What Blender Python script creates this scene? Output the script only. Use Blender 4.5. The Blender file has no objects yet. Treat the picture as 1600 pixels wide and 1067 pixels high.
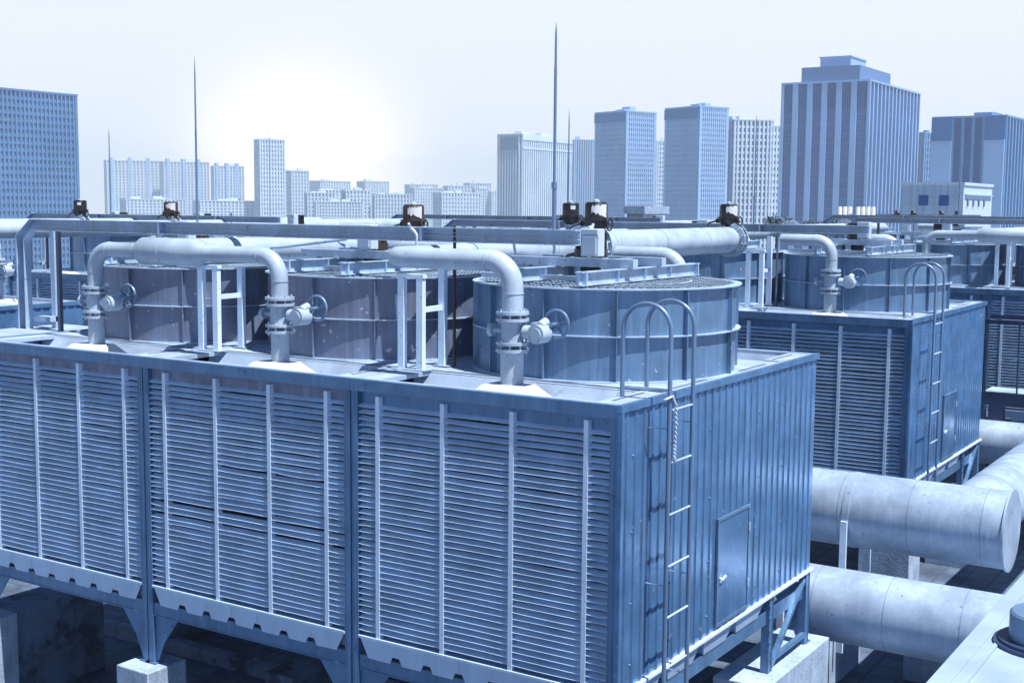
import bpy, math, random
from mathutils import Vector, Matrix
random.seed(7)
S = bpy.context.scene
COL = S.collection
R = math.radians
PI = math.pi

# ------------------------------------------------------------------ camera
cd = bpy.data.cameras.new('camera'); cam = bpy.data.objects.new('camera', cd); COL.objects.link(cam)
yaw, pitch, roll = -0.5718, 0.1055, 0.0084
fw = Vector((math.sin(yaw)*math.cos(pitch), math.cos(yaw)*math.cos(pitch), -math.sin(pitch)))
rt = Vector((math.cos(yaw), -math.sin(yaw), 0)); up = rt.cross(fw)
r2 = rt*math.cos(roll)+up*math.sin(roll); u2 = -rt*math.sin(roll)+up*math.cos(roll)
m = Matrix((r2, u2, -fw)).transposed().to_4x4(); m.translation = Vector((5.934, -11.217, 1.973))
cam.matrix_world = m
cd.sensor_width = 36; cd.lens = 2007.5/1600*36; cd.clip_start = .1; cd.clip_end = 9000
S.camera = cam

# ------------------------------------------------------------------ sky, sun, exposure
SUN_EL, SUN_AZ = R(66), R(-6)          # azimuth measured from +X towards +Y
W = bpy.data.worlds.new('World'); S.world = W; W.use_nodes = True
nt = W.node_tree; nt.nodes.clear(); N = nt.nodes.new; L = nt.links.new
out = N('ShaderNodeOutputWorld'); bg = N('ShaderNodeBackground'); L(bg.outputs[0], out.inputs[0])
sky = N('ShaderNodeTexSky'); sky.sky_type = 'NISHITA'; sky.sun_disc = False
sky.sun_elevation = SUN_EL; sky.sun_rotation = PI/2-SUN_AZ
sky.air_density = 1.2; sky.dust_density = 1.5; sky.ozone_density = 1.0
sc_ = N('ShaderNodeVectorMath'); sc_.operation = 'MULTIPLY'; L(sky.outputs[0], sc_.inputs[0]); sc_.inputs[1].default_value = (.011, .027, .044)
tc = N('ShaderNodeTexCoord'); sx = N('ShaderNodeSeparateXYZ'); L(tc.outputs['Generated'], sx.inputs[0])
rm = N('ShaderNodeMapRange'); L(sx.outputs[2], rm.inputs[0]); rm.inputs[1].default_value = .17; rm.inputs[2].default_value = .27
rm.inputs[3].default_value = 1; rm.inputs[4].default_value = 0; rm.interpolation_type = 'SMOOTHSTEP'
mx = N('ShaderNodeMix'); mx.data_type = 'RGBA'; L(rm.outputs[0], mx.inputs[0]); L(sc_.outputs[0], mx.inputs[6]); mx.inputs[7].default_value = (.56, .60, .68, 1)
# bright hazy patch of sky low over the far blocks
dt = N('ShaderNodeVectorMath'); dt.operation = 'DOT_PRODUCT'; nm = N('ShaderNodeVectorMath'); nm.operation = 'NORMALIZE'
L(tc.outputs['Generated'], nm.inputs[0]); L(nm.outputs[0], dt.inputs[0]); dt.inputs[1].default_value = (-.6700, .7422, .0060)
ac = N('ShaderNodeMath'); ac.operation = 'ARCCOSINE'; L(dt.outputs['Value'], ac.inputs[0])
mr = N('ShaderNodeMapRange'); L(ac.outputs[0], mr.inputs[0]); mr.inputs[1].default_value = .0; mr.inputs[2].default_value = .24
mr.inputs[3].default_value = 1; mr.inputs[4].default_value = 0; mr.interpolation_type = 'SMOOTHERSTEP'
pw = N('ShaderNodeMath'); pw.operation = 'POWER'; L(mr.outputs[0], pw.inputs[0]); pw.inputs[1].default_value = 4.5
gl = N('ShaderNodeVectorMath'); gl.operation = 'SCALE'; gl.inputs[0].default_value = (.62, .44, .20); L(pw.outputs[0], gl.inputs['Scale'])
ad = N('ShaderNodeVectorMath'); ad.operation = 'ADD'; L(mx.outputs[2], ad.inputs[0]); L(gl.outputs[0], ad.inputs[1])
L(ad.outputs[0], bg.inputs[0]); bg.inputs[1].default_value = 1.0
sd = bpy.data.lights.new('sun', 'SUN'); sun = bpy.data.objects.new('sun', sd); COL.objects.link(sun)
sd.energy = 5.0; sd.angle = R(.5); sd.color = (1, .97, .93)
sv = Vector((math.cos(SUN_EL)*math.cos(SUN_AZ), math.cos(SUN_EL)*math.sin(SUN_AZ), math.sin(SUN_EL)))
sun.rotation_euler = sv.to_track_quat('Z', 'Y').to_euler(); sun.location = (0, 0, 60)
S.view_settings.view_transform = 'Standard'; S.view_settings.look = 'None'; S.view_settings.exposure = 0.7; S.view_settings.gamma = 1
S.cycles.max_bounces = 6; S.cycles.volume_bounces = 0

# ------------------------------------------------------------------ materials
def mat(name, base, rough=.5, metal=0, var=.12, streak=0, spots=0, spotcol=(.05, .04, .05), spotscale=9, vscale=2.5, bump=0, bscale=40, spec=.5, patch=0, patchcol=(1, 1, 1), patchscale=1.2):
    k_ = (.72, .80, .88) if base[2] > base[0]*1.12 else (.78, .78, .78)
    base = tuple(c*k for c, k in zip(base, k_)); patchcol = tuple(c*k for c, k in zip(patchcol, k_))
    M = bpy.data.materials.new(name); M.use_nodes = True; t = M.node_tree; b = t.nodes['Principled BSDF']
    n, l = t.nodes.new, t.links.new
    b.inputs['Roughness'].default_value = rough; b.inputs['Metallic'].default_value = metal
    b.inputs['Specular IOR Level'].default_value = spec
    g = n('ShaderNodeNewGeometry')
    no = n('ShaderNodeTexNoise'); no.inputs['Scale'].default_value = vscale; no.inputs['Detail'].default_value = 6; l(g.outputs['Position'], no.inputs['Vector'])
    mp = n('ShaderNodeMapRange'); l(no.outputs[0], mp.inputs[0]); mp.inputs[1].default_value = .3; mp.inputs[2].default_value = .7
    mp.inputs[3].default_value = 1-var; mp.inputs[4].default_value = 1+var
    c = n('ShaderNodeVectorMath'); c.operation = 'SCALE'; c.inputs[0].default_value = base; l(mp.outputs[0], c.inputs['Scale']); cur = c.outputs[0]
    def blend(fac, col):
        nonlocal cur
        x = n('ShaderNodeMix'); x.data_type = 'RGBA'; l(fac, x.inputs[0]); l(cur, x.inputs[6]); x.inputs[7].default_value = (*col, 1); cur = x.outputs[2]
    def thr(scale, lo, hi, amt, vec=None, detail=8, rg=.6):
        z = n('ShaderNodeTexNoise'); z.inputs['Scale'].default_value = scale; z.inputs['Detail'].default_value = detail; z.inputs['Roughness'].default_value = rg
        l(vec if vec else g.outputs['Position'], z.inputs['Vector'])
        q = n('ShaderNodeMapRange'); l(z.outputs[0], q.inputs[0]); q.inputs[1].default_value = lo; q.inputs[2].default_value = hi; q.inputs[4].default_value = amt
        return q.outputs[0]
    if streak:
        v = n('ShaderNodeVectorMath'); v.operation = 'MULTIPLY'; l(g.outputs['Position'], v.inputs[0]); v.inputs[1].default_value = (9, 9, .55)
        blend(thr(1.3, .48, .72, streak, v.outputs[0]), tuple(min(1, x*1.7+.05) for x in base))
        blend(thr(1.9, .52, .75, streak*.8, v.outputs[0]), tuple(x*.5 for x in base))
    if patch: blend(thr(patchscale, .5, .62, patch), patchcol)
    if spots: blend(thr(spotscale, .68-.1*spots, .70-.1*spots, .85), spotcol)
    l(cur, b.inputs['Base Color'])
    rr = n('ShaderNodeMapRange'); l(no.outputs[0], rr.inputs[0]); rr.inputs[1].default_value = .3; rr.inputs[2].default_value = .7
    rr.inputs[3].default_value = rough*.8; rr.inputs[4].default_value = min(1, rough*1.25); l(rr.outputs[0], b.inputs['Roughness'])
    if bump:
        z = n('ShaderNodeTexNoise'); z.inputs['Scale'].default_value = bscale; z.inputs['Detail'].default_value = 6; l(g.outputs['Position'], z.inputs['Vector'])
        k = n('ShaderNodeBump'); k.inputs['Strength'].default_value = bump; k.inputs['Distance'].default_value = .02; l(z.outputs[0], k.inputs['Height']); l(k.outputs[0], b.inputs['Normal'])
    return M
m_panel = mat('blue painted steel cladding', (.13, .27, .48), .22, .35, .2, patch=.3, patchcol=(.08, .17, .32), patchscale=.9, streak=.32, spots=.2, spotcol=(.3, .4, .6), bump=.35, bscale=3)
m_frame = mat('galvanised blue steel frame', (.12, .235, .40), .38, .25, .18, streak=.3, spots=.3, spotcol=(.06, .1, .2))
m_louver = mat('blue louvre blade', (.74, .92, 1.12), .35, .1, .16, streak=.22, patch=.25, patchcol=(.62, .80, .98), patchscale=.9)
m_white = mat('white painted metal strip', (.88, .97, 1.08), .45, 0, .1, spots=.35, spotcol=(.25, .3, .42), spotscale=22)
m_basin = mat('pale fibreglass basin', (.62, .76, .95), .5, 0, .08, streak=.15)
m_deck = mat('pale fibreglass deck', (.42, .49, .60), .6, 0, .2, spots=.7, spotcol=(.22, .28, .42), spotscale=14, patch=.4, patchcol=(.36, .43, .56))
m_pipe = mat('weathered white pipe paint', (.50, .56, .64), .36, 0, .14, patch=.35, patchcol=(.38, .44, .53), patchscale=3, spots=.42, spotcol=(.20, .23, .32), spotscale=30, streak=.08)
m_pipe_big = mat('scuffed aluminium pipe cladding', (.48, .56, .68), .48, .25, .12, patch=.4, patchcol=(.30, .37, .48), patchscale=1.6, spots=.22, spotcol=(.10, .14, .28), spotscale=11, streak=.22)
m_stack = mat('blue grey fan stack steel', (.15, .25, .385), .34, .2, .2, streak=.42, spots=.15, spotcol=(.4, .48, .62))
m_stack_flare = mat('fan stack steel with painted flare', (.19, .225, .32), .42, .2, .2, streak=.35, patch=.38, patchcol=(.19, .14, .13), patchscale=1.0, spots=.35, spotcol=(.5, .5, .6))  # warm spill of the lens flare painted into the steel colour
m_cyl_in = mat('inner steel with painted shade', (.025, .04, .08), .6, .2, .2)  # shade inside the stack darkened into fan and lining colour
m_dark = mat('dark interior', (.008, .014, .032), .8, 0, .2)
m_black = mat('black actuator paint', (.014, .015, .02), .35, 0, .3, spots=.35, spotcol=(.07, .05, .05))
m_brown = mat('rust brown iron with painted flare', (.06, .038, .034), .6, .1, .3, spots=.4, spotcol=(.03, .02, .02))  # rust on the conduit; flare warmth painted in for motors and actuators
m_sticker = mat('white torn sticker', (.82, .84, .88), .5, 0, .05, spots=.3, spotcol=(.4, .4, .45))
m_box = mat('light grey junction box', (.66, .71, .80), .35, 0, .06, spots=.3, spotcol=(.3, .34, .45))
m_conc = mat('weathered concrete', (.42, .49, .60), .9, 0, .25, streak=.3, spots=.5, spotcol=(.2, .25, .35), bump=.4, bscale=25, patch=.4, patchcol=(.30, .37, .48))
m_conc_dark = mat('stained concrete with painted shade', (.13, .19, .29), .85, 0, .4, streak=.25, patch=.9, patchcol=(.025, .04, .08), bump=.5, bscale=12, patchscale=2.2)  # stains, plus the shade under the towers darkened into the colour
m_cable = mat('grey cable sheath', (.12, .14, .19), .5, 0, .15)
m_galv = mat('bright galvanised channel', (.50, .60, .73), .42, .1, .2, streak=.2, spots=.4, spotcol=(.16, .2, .3), spotscale=12)
m_rod = mat('grey painted rod', (.20, .29, .43), .4, .3, .1)
m_rope = mat('white rope', (.75, .78, .85), .8, 0, .15)
m_walk = mat('navy walkway steel', (.035, .06, .13), .4, .2, .2)
m_leaf = mat('dark foliage', (.05, .09, .14), .7, 0, .3)
m_bark = mat('bark', (.06, .06, .08), .9, 0, .3)
m_fascia = mat('grimy pale strip', (.24, .26, .36), .6, 0, .2, streak=.5, patch=.4, patchcol=(.12, .13, .2), patchscale=4)
m_net = mat('dark green mesh net', (.03, .05, .08), .8, 0, .3, bump=1, bscale=60)
m_ledge = mat('pale speckled roof sheet', (.38, .46, .57), .55, 0, .1, spots=.5, spotcol=(.36, .42, .55), spotscale=45, bump=.1, bscale=60)

def tile_mat(name, base, dark, sx_, sy_, mortar, var=.3, patch=.5):
    M = mat(name, base, .85, 0, var, patch=patch, patchcol=dark, bump=.2, bscale=10)
    t = M.node_tree; b = t.nodes['Principled BSDF']; src = b.inputs['Base Color'].links[0].from_socket
    br = t.nodes.new('ShaderNodeTexBrick'); g = t.nodes.new('ShaderNodeNewGeometry'); t.links.new(g.outputs['Position'], br.inputs['Vector'])
    br.inputs['Scale'].default_value = 1; br.inputs['Brick Width'].default_value = sx_; br.inputs['Row Height'].default_value = sy_
    br.offset = 0; br.inputs['Mortar Size'].default_value = mortar
    x = t.nodes.new('ShaderNodeMix'); x.data_type = 'RGBA'; t.links.new(br.outputs['Fac'], x.inputs[0]); t.links.new(src, x.inputs[6])
    x.inputs[7].default_value = (*[c*.45 for c in base], 1); t.links.new(x.outputs[2], b.inputs['Base Color'])
    return M
m_paving = tile_mat('roof paving tiles', (.10, .14, .20), (.04, .06, .10), .5, .5, .02, .4, .7)
m_city = mat('hazy city ground', (.28, .34, .42), .9, 0, .3, vscale=.01, patch=.5, patchcol=(.12, .17, .2), patchscale=.02)

# ------------------------------------------------------------------ mesh builder
class MB:
    def __init__(s): s.v = []; s.f = []
    def add(s, vs, fs):
        k = len(s.v); s.v += [tuple(p) for p in vs]; s.f += [tuple(i+k for i in f) for f in fs]; return s
    def box(s, x0, x1, y0, y1, z0, z1):
        return s.add([(x0,y0,z0),(x1,y0,z0),(x1,y1,z0),(x0,y1,z0),(x0,y0,z1),(x1,y0,z1),(x1,y1,z1),(x0,y1,z1)],
                     [(0,3,2,1),(4,5,6,7),(0,1,5,4),(1,2,6,5),(2,3,7,6),(3,0,4,7)])
    def bar(s, a, b, w, h, upv=(0,0,1)):
        a = Vector(a); b = Vector(b); d = (b-a).normalized(); u = Vector(upv)
        if abs(d.dot(u)) > .98: u = Vector((0,1,0))
        x = d.cross(u).normalized(); y = x.cross(d)
        q = [(-w/2,-h/2),(w/2,-h/2),(w/2,h/2),(-w/2,h/2)]
        return s.add([p+x*i+y*j for p in (a,b) for i,j in q], [(0,1,2,3),(7,6,5,4),(0,4,5,1),(1,5,6,2),(2,6,7,3),(3,7,4,0)])
    def prof(s, a, b, poly, upv=(0,0,1)):     # extrude closed 2D profile (x right, y up) from a to b
        a = Vector(a); b = Vector(b); d = (b-a).normalized(); u = Vector(upv)
        x = d.cross(u).normalized(); y = x.cross(d); n = len(poly)
        return s.add([p+x*i+y*j for p in (a,b) for i,j in poly], [tuple(range(n))[::-1], tuple(range(n,2*n))]+[(i,(i+1)%n,n+(i+1)%n,n+i) for i in range(n)])
    def tube(s, pts, r, n=16, cap=True):
        pts = [Vector(p) for p in pts]; rs = r if isinstance(r,(list,tuple)) else [r]*len(pts)
        d0 = (pts[1]-pts[0]).normalized(); u = Vector((0,0,1)) if abs(d0.z) < .9 else Vector((0,1,0))
        x = d0.cross(u).normalized(); k = len(s.v); m_ = len(pts)
        for i,p in enumerate(pts):
            d = (pts[min(i+1,m_-1)]-pts[max(i-1,0)]).normalized()
            x = (x-d*x.dot(d)).normalized(); y = d.cross(x)
            for j in range(n):
                t = 2*PI*j/n; s.v.append(tuple(p+(x*math.cos(t)+y*math.sin(t))*rs[i]))
        for i in range(m_-1):
            for j in range(n): s.f.append((k+i*n+j, k+i*n+(j+1)%n, k+(i+1)*n+(j+1)%n, k+(i+1)*n+j))
        if cap: s.f.append(tuple(k+j for j in range(n))[::-1]); s.f.append(tuple(k+(m_-1)*n+j for j in range(n)))
        return s
    def cyl(s, a, b, r, n=20, r1=None): return s.tube([a,b], [r, r1 if r1 is not None else r], n)
    def ring(s, c, r0, r1, z0, z1, n=72):     # flat annulus with thickness, axis Z
        k = len(s.v)
        for i in range(n):
            t = 2*PI*i/n; ct, st = math.cos(t), math.sin(t)
            for rr, z in ((r0,z0),(r1,z0),(r1,z1),(r0,z1)): s.v.append((c[0]+rr*ct, c[1]+rr*st, z))
        for i in range(n):
            a = k+4*i; b = k+4*((i+1)%n)
            for j in range(4): s.f.append((a+j, b+j, b+(j+1)%4, a+(j+1)%4))
        return s
    def poly(s, pts, axis, a, b):             # extrude polygon given in the other two axes
        def P(q, t): return {'x':(t,q[0],q[1]),'y':(q[0],t,q[1]),'z':(q[0],q[1],t)}[axis]
        n = len(pts)
        return s.add([P(q,a) for q in pts]+[P(q,b) for q in pts], [tuple(range(n)), tuple(range(n,2*n))[::-1]]+[(i,n+i,n+(i+1)%n,(i+1)%n) for i in range(n)])
    def build(s, name, material, parent=None, base=(0,0,0), smooth=True, bevel=0):
        b = Vector(base); me = bpy.data.meshes.new(name)
        me.from_pydata([tuple(Vector(p)-b) for p in s.v], [], s.f); me.update()
        import bmesh
        bm = bmesh.new(); bm.from_mesh(me); bmesh.ops.recalc_face_normals(bm, faces=bm.faces); bm.to_mesh(me); bm.free()
        me.materials.append(material)
        if smooth: me.shade_smooth(); me.set_sharp_from_angle(angle=R(38))
        o = bpy.data.objects.new(name, me); COL.objects.link(o)
        if parent: o.parent = parent
        else: o.location = b
        if bevel:
            md = o.modifiers.new('bevel', 'BEVEL'); md.width = bevel; md.segments = 2; md.limit_method = 'ANGLE'
        return o
def fillet(pts, rad, n=8):
    pts = [Vector(p) for p in pts]; o = [pts[0]]
    for i in range(1, len(pts)-1):
        a, b, c = pts[i-1], pts[i], pts[i+1]; d1 = (a-b).normalized(); d2 = (c-b).normalized()
        ang = d1.angle(d2); t = rad/math.tan(ang/2)
        p1 = b+d1*t; p2 = b+d2*t; cen = b+(d1+d2).normalized()*(rad/math.sin(ang/2))
        v1 = p1-cen; v2 = p2-cen; th = v1.angle(v2)
        for k in range(n+1):
            f = k/n; o.append(cen+(v1*math.sin((1-f)*th)+v2*math.sin(f*th))/math.sin(th))
    o.append(pts[-1]); return o
def props(o, label=None, cat=None, group=None, kind=None):
    if label: o['label'] = label
    if cat: o['category'] = cat
    if group: o['group'] = group
    if kind: o['kind'] = kind
    return o
class Thing:
    def __init__(s, name, label, cat, base, group=None):
        s.base = Vector(base); s.o = bpy.data.objects.new(name, None); s.o.empty_display_size = .2; COL.objects.link(s.o); s.o.location = s.base
        props(s.o, label, cat, group)
    def part(s, name, mb, material, parent=None, label=None, **k):
        o = mb.build(name, material, parent or s.o, s.base, **k)
        if label: o['label'] = label
        return o
def kids(o): return [c for c in COL.objects if c.parent == o]
def copy_tree(root, delta, label, skip=()):
    ch = {}
    for c in COL.objects: ch.setdefault(c.parent, []).append(c)
    def rec(o, par):
        n = o.copy(); COL.objects.link(n); n.parent = par
        for c in ch.get(o, []):
            if c.name.split('.')[0] not in skip: rec(c, n)
        return n
    r = rec(root, None); r.location = root.location+Vector(delta); r['label'] = label
    return r
def single(name, mb, material, label, cat, base, group=None, **k):
    o = mb.build(name, material, None, base, **k); return props(o, label, cat, group)
def structure(name, mb, material, **k):
    o = mb.build(name, material, None, (0,0,0), **k); o['kind'] = 'structure'; return o

GZ = -5.4
# ------------------------------------------------------------------ ground
structure('roof_deck', MB().box(-60, 34, -26, 78, GZ-.6, GZ), m_paving, smooth=False)
structure('city_ground', MB().box(-4200, 4200, -4200, 4200, -62, -60), m_city, smooth=False)

# ------------------------------------------------------------------ cooling tower cells
CW, CD, CH = 3.464, 5.70, 3.0
FX, FY, FR, FZ = -1.73, 2.85, 1.60, 1.04
MULL = (-.38, -1.28, -2.18, -3.08)
def louver_mb(x0, x1, damaged=False, seed=0):
    rnd = random.Random(seed); m = MB(); z = -.30
    while z > -2.95:
        sag = rnd.uniform(-.003, .003); tw = rnd.uniform(-.004, .004); dz = 0
        if damaged and -1.83 < z < -1.62: dz = -.024*(1+.5*math.sin(x0*2)); tw += .012*rnd.uniform(-1, 1)
        if damaged and -2.05 < z < -1.97: dz = .02
        if damaged and -1.30 < z < -1.18 and x0 < -1.2 and x0 > -2.5: dz = -.02; sag -= .006
        a = (x0, x1)
        vs = []
        for k in range(7):
            f = k/6; x = x0+(x1-x0)*f; s = sag*math.sin(PI*f)*2+tw*(f-.5)-dz
            vs += [(x, .074, z+.025+s), (x, .014, z-.004+s), (x, .000, z-.012+s), (x, .004, z-.018+s), (x, .018, z-.010+s), (x, .076, z+.019+s)]
        fs = []
        for k in range(6):
            for j in range(6): fs.append((6*k+j, 6*k+6+j, 6*k+6+(j+1)%6, 6*k+(j+1)%6))
        fs += [tuple(range(6)), tuple(range(36, 42))]
        m.add(vs, fs); z -= .0725
    return m
def cell(ox, oy, label, damaged=False, side=False, left_side=False, stackmat=None, front=True, back=True, flare_worn=False):
    """one cell; local coordinates have x from 0 (right) to -CW, y 0..CD, z 0 at the top rim"""
    t = Thing('cooling_tower', label, 'cooling tower', (ox-CW/2, oy+CD/2, -4.05), 'cooling tower cells standing in rows')
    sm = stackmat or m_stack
    def T(mb): mb.v = [(x+ox, y+oy, z) for x, y, z in mb.v]; return mb
    # frame: top rim channel, corner columns, bottom beam, gussets
    for (ya, yb) in ((-.025, .06), (CD-.06, CD+.025)):
        t.part('top_rim', T(MB().box(-CW+.003, -.003, ya, yb, -.135, 0)), m_frame)
    for ys, sg in ((0, 1), (CD, -1)):
        for xc in (-.055, -CW+.055):
            a, b = sorted((ys-.008*sg, ys+.09*sg)); q_ = MB().box(xc-.045, xc+.045, a, b, -4.03, -.137)
            a, b = sorted((ys-.012*sg, ys-.002*sg)); q_.box(xc-.012, xc+.012, a, b, -3.98, -.14)
            q_.box(xc-.09, xc+.09, min(ys-.03*sg, ys+.12*sg), max(ys-.03*sg, ys+.12*sg), -4.05, -4.028)
            t.part('column', T(q_), m_frame)
        f = MB(); a, b = sorted((ys+.01*sg, ys+.08*sg)); f.box(-CW+.102, -.102, a, b, -3.40, -3.22)
        a, b = sorted((ys-.0*sg, ys+.01*sg)); f.box(-CW+.102, -.102, a, b, -3.40, -3.385)
        for sx_, xe in ((1, -CW+.101), (-1, -.101)):
            f.poly([(xe, -3.41), (xe+.42*sx_, -3.41), (xe+.16*sx_, -3.75), (xe+.05*sx_, -4.0), (xe, -4.02)], 'y', min(ys+.03*sg, ys+.045*sg), max(ys+.03*sg, ys+.045*sg))
        t.part('bottom_beam', T(f), m_frame)
    # header strip under the rim
    for ys, sg in ((0, 1), (CD, -1)):
        a, b = sorted((ys+.061*sg, ys+.075*sg)); hs = MB().box(-CW+.101, -.101, a, b, -.29, -.137)
        t.part('fascia', T(hs), m_fascia if flare_worn else m_frame)
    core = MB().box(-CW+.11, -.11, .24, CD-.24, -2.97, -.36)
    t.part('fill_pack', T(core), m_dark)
    edges = [-.101]+[x for x in MULL]+[-CW+.101]
    if front:
        for i in range(5):
            xa = edges[i]-(.028 if i else 0); xb = edges[i+1]+(.028 if i < 4 else 0)
            t.part('louver_panel', T(louver_mb(xb, xa, damaged, i)), m_louver)
    for xm in MULL:
        w = MB().box(xm-.027, xm+.027, -.006, .075, -2.985, -.18)
        t.part('mullion', T(w), m_white)
    # cold water basin with scalloped lower edge
    bs = MB()
    for ys, sg in ((-.0, 1), (CD, -1)):
        bs.box(-CW+.103, -.103, min(ys-.02*sg, ys+.06*sg), max(ys-.02*sg, ys+.06*sg), -3.012, -2.985)
        n = 7; w = (CW-.4)/n; x = -CW+.2; pts = [(-CW+.103, -3.012), (-CW+.16, -3.012)]
        pts = [(-.12, -3.012), (-CW+.12, -3.012)]; low = []
        xs = -CW+.25; low.append((-CW+.24, -3.24))
        for k in range(n):
            x0 = -CW+.2+k*w; x1 = x0+w
            if k: low += [(x0+.05, -3.165), (x0+.09, -3.245)]
            if k < n-1: low += [(x1-.08, -3.245), (x1-.045, -3.165)]
        low.append((-.24, -3.24)); pts = [(-.12, -3.012), (-CW+.12, -3.012)]+low
        a, b = sorted((ys-.0*sg, ys+.008*sg)); bs.poly(pts, 'y', a, b)
        for k in range(1, n):
            x0 = -CW+.2+k*w
            bs.box(x0-.008, x0+.008, min(ys-.004*sg, ys), max(ys-.004*sg, ys), -3.16, -3.03)
    bs.box(-CW+.15, -.15, .1, CD-.1, -3.20, -2.99)
    t.part('water_basin', T(bs), m_basin)
    # top deck with recessed hot water basins front and back
    dk = MB()
    dk.box(-CW+.003, -.07, 1.24, CD-1.24, -.07, -.012)
    for ys, sg in ((0, 1), (CD, -1)):
        A = lambda v: ys+sg*v
        def bx(x0, x1, y0, y1, z0, z1): dk.box(x0, x1, min(A(y0), A(y1)), max(A(y0), A(y1)), z0, z1)
        bx(-CW+.003, -.003, .062, .14, -.05, -.003)          # front lip
        bx(-CW+.1, -.1, .14, 1.12, -.34, -.30)                # floor
        dk.add([(-CW+.1, A(.93), -.30), (-.1, A(.93), -.30), (-.1, A(1.12), -.03), (-CW+.1, A(1.12), -.03)], [(0, 1, 2, 3)])
        dk.add([(-CW+.1, A(.14), -.05), (-.1, A(.14), -.05), (-.1, A(.24), -.30), (-CW+.1, A(.24), -.30)], [(0, 1, 2, 3)])
        bx(-CW+.003, -.07, 1.12, 1.19, -.09, -.02)
        bx(-.34, -.07, .141, 1.119, -.06, -.008)                 # end covers beside the seams
        bx(-CW+.003, -CW+.30, .141, 1.119, -.06, -.008)
        for q in range(9): bx(-CW+.35+q*.32, -CW+.36+q*.32, .96, 1.0, -.29, -.27)
    dk.box(-.07, -.003, .062, CD-.062, -.05, -.002)
    dk.box(-CW+.003, -CW+.05, 1.2, CD-1.2, -.011, -.004)
    t.part('top_deck', T(dk), m_deck)
    sl = MB()
    for ys, sg in ((0, 1), (CD, -1)):
        A = lambda v: ys+sg*v
        sl.box(-CW+.003, -.09, min(A(1.2), A(1.232)), max(A(1.2), A(1.232)), -.06, -.016)
        sl.box(-.26, -.225, min(A(.30), A(1.0)), max(A(.30), A(1.0)), -.02, -.0045)
    sl.box(-.16, -.125, 1.5, CD-1.5, -.02, -.0075)
    t.part('deck_seam', T(sl), m_cable)
    for ys, sg in ((0, 1), (CD, -1)):
        hood = MB(); yc = ys+.63*sg
        b0 = [(FX-.42, yc-.30), (FX+.42, yc-.30), (FX+.42, yc+.30), (FX-.42, yc+.30)]; t0 = [(FX-.24, yc-.17), (FX+.24, yc-.17), (FX+.24, yc+.17), (FX-.24, yc+.17)]
        hood.add([(*p, -.295) for p in b0]+[(*p, -.16) for p in b0]+[(*p, .0) for p in t0], [(0,1,5,4),(1,2,6,5),(2,3,7,6),(3,0,4,7),(4,5,9,8),(5,6,10,9),(6,7,11,10),(7,4,8,11),(8,9,10,11)])
        t.part('splash_hood', T(hood), m_sticker)
    # fan stack
    st = MB(); n = 72; k0 = 0
    prof = [(FR, 0-.012), (FR, FZ), (FR-.012, FZ), (FR-.012, -.012)]
    vs = []; fs = []
    for i in range(n):
        a = 2*PI*i/n
        for rr, z in prof: vs.append((FX+rr*math.cos(a), FY+rr*math.sin(a), z))
    for i in range(n):
        a = 4*i; b = 4*((i+1) % n)
        for j in range(3): fs.append((a+j, b+j, b+j+1, a+j+1))
    st.add(vs, fs)
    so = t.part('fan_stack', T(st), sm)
    for i in range(12):
        rb = MB(); a = R(33+30*i); c, s = math.cos(a), math.sin(a); q = Vector((-s, c, 0)); d = Vector((c, s, 0)); ce = Vector((FX, FY, 0))
        p0 = ce+d*(FR-.003); p1 = ce+d*(FR+.055)
        for zz0, zz1 in ((0, .505), (.52, FZ-.005)):
            v = []
            for z in (zz0, zz1):
                for p in (p0-q*.006, p0+q*.006, p1+q*.006, p1-q*.006): v.append((p.x, p.y, z))
            rb.add(v, [(0,1,2,3),(4,5,6,7),(0,1,5,4),(1,2,6,5),(2,3,7,6),(3,0,4,7)])
        t.part('stack_rib', T(rb), sm, so)
    rg = MB().ring((FX, FY), FR-.02, FR+.06, .506, .519).ring((FX, FY), FR-.05, FR+.065, FZ-.004, FZ+.012).ring((FX, FY), FR, FR+.07, -.011, .004)
    t.part('stack_flange', T(rg), m_galv, so)
    gd = MB(); sp = .085
    for ang in (R(100), R(146)):
        d = Vector((math.cos(ang), math.sin(ang), 0)); q = Vector((-d.y, d.x, 0)); k = -FR+.04
        while k < FR-.03:
            h = math.sqrt((FR-.02)**2-k*k); a = Vector((FX, FY, FZ+.02))+q*k
            gd.bar(a-d*h, a+d*h, .013, .004); k += sp
    for r_ in (.5, 1.05): gd.ring((FX, FY), r_-.012, r_+.012, FZ+.024, FZ+.030, 40)
    t.part('fan_guard', T(gd), m_galv)
    fb = MB().cyl((FX, FY, .45), (FX, FY, .72), .22)
    for i in range(6):
        a = R(60*i+10); d = Vector((math.cos(a), math.sin(a), 0)); q = Vector((-d.y, d.x, 0)); c = Vector((FX, FY, .6))
        v = []
        for r_, w, tilt in ((.2, .12, .09), (1.5, .24, .04)):
            for sg, tz in ((-1, -1), (1, 1)):
                p = c+d*r_+q*w*sg+Vector((0, 0, tilt*tz)); v += [p, p+Vector((0, 0, .02))]
        fb.add(v, [(0,2,6,4),(1,5,7,3),(0,4,5,1),(2,3,7,6),(0,1,3,2),(4,6,7,5)])
    t.part('fan', T(fb), m_cyl_in)
    ln = MB(); v = []
    for i in range(48):
        a = 2*PI*i/48
        for rr, z in ((FR-.014, .02), (FR-.014, FZ-.006), (FR-.018, FZ-.006), (FR-.018, .02)): v.append((FX+rr*math.cos(a), FY+rr*math.sin(a), z))
    ln.add(v, [(4*i+j, 4*((i+1) % 48)+j, 4*((i+1) % 48)+(j+1) % 4, 4*i+(j+1) % 4) for i in range(48) for j in range(4)])
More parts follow.
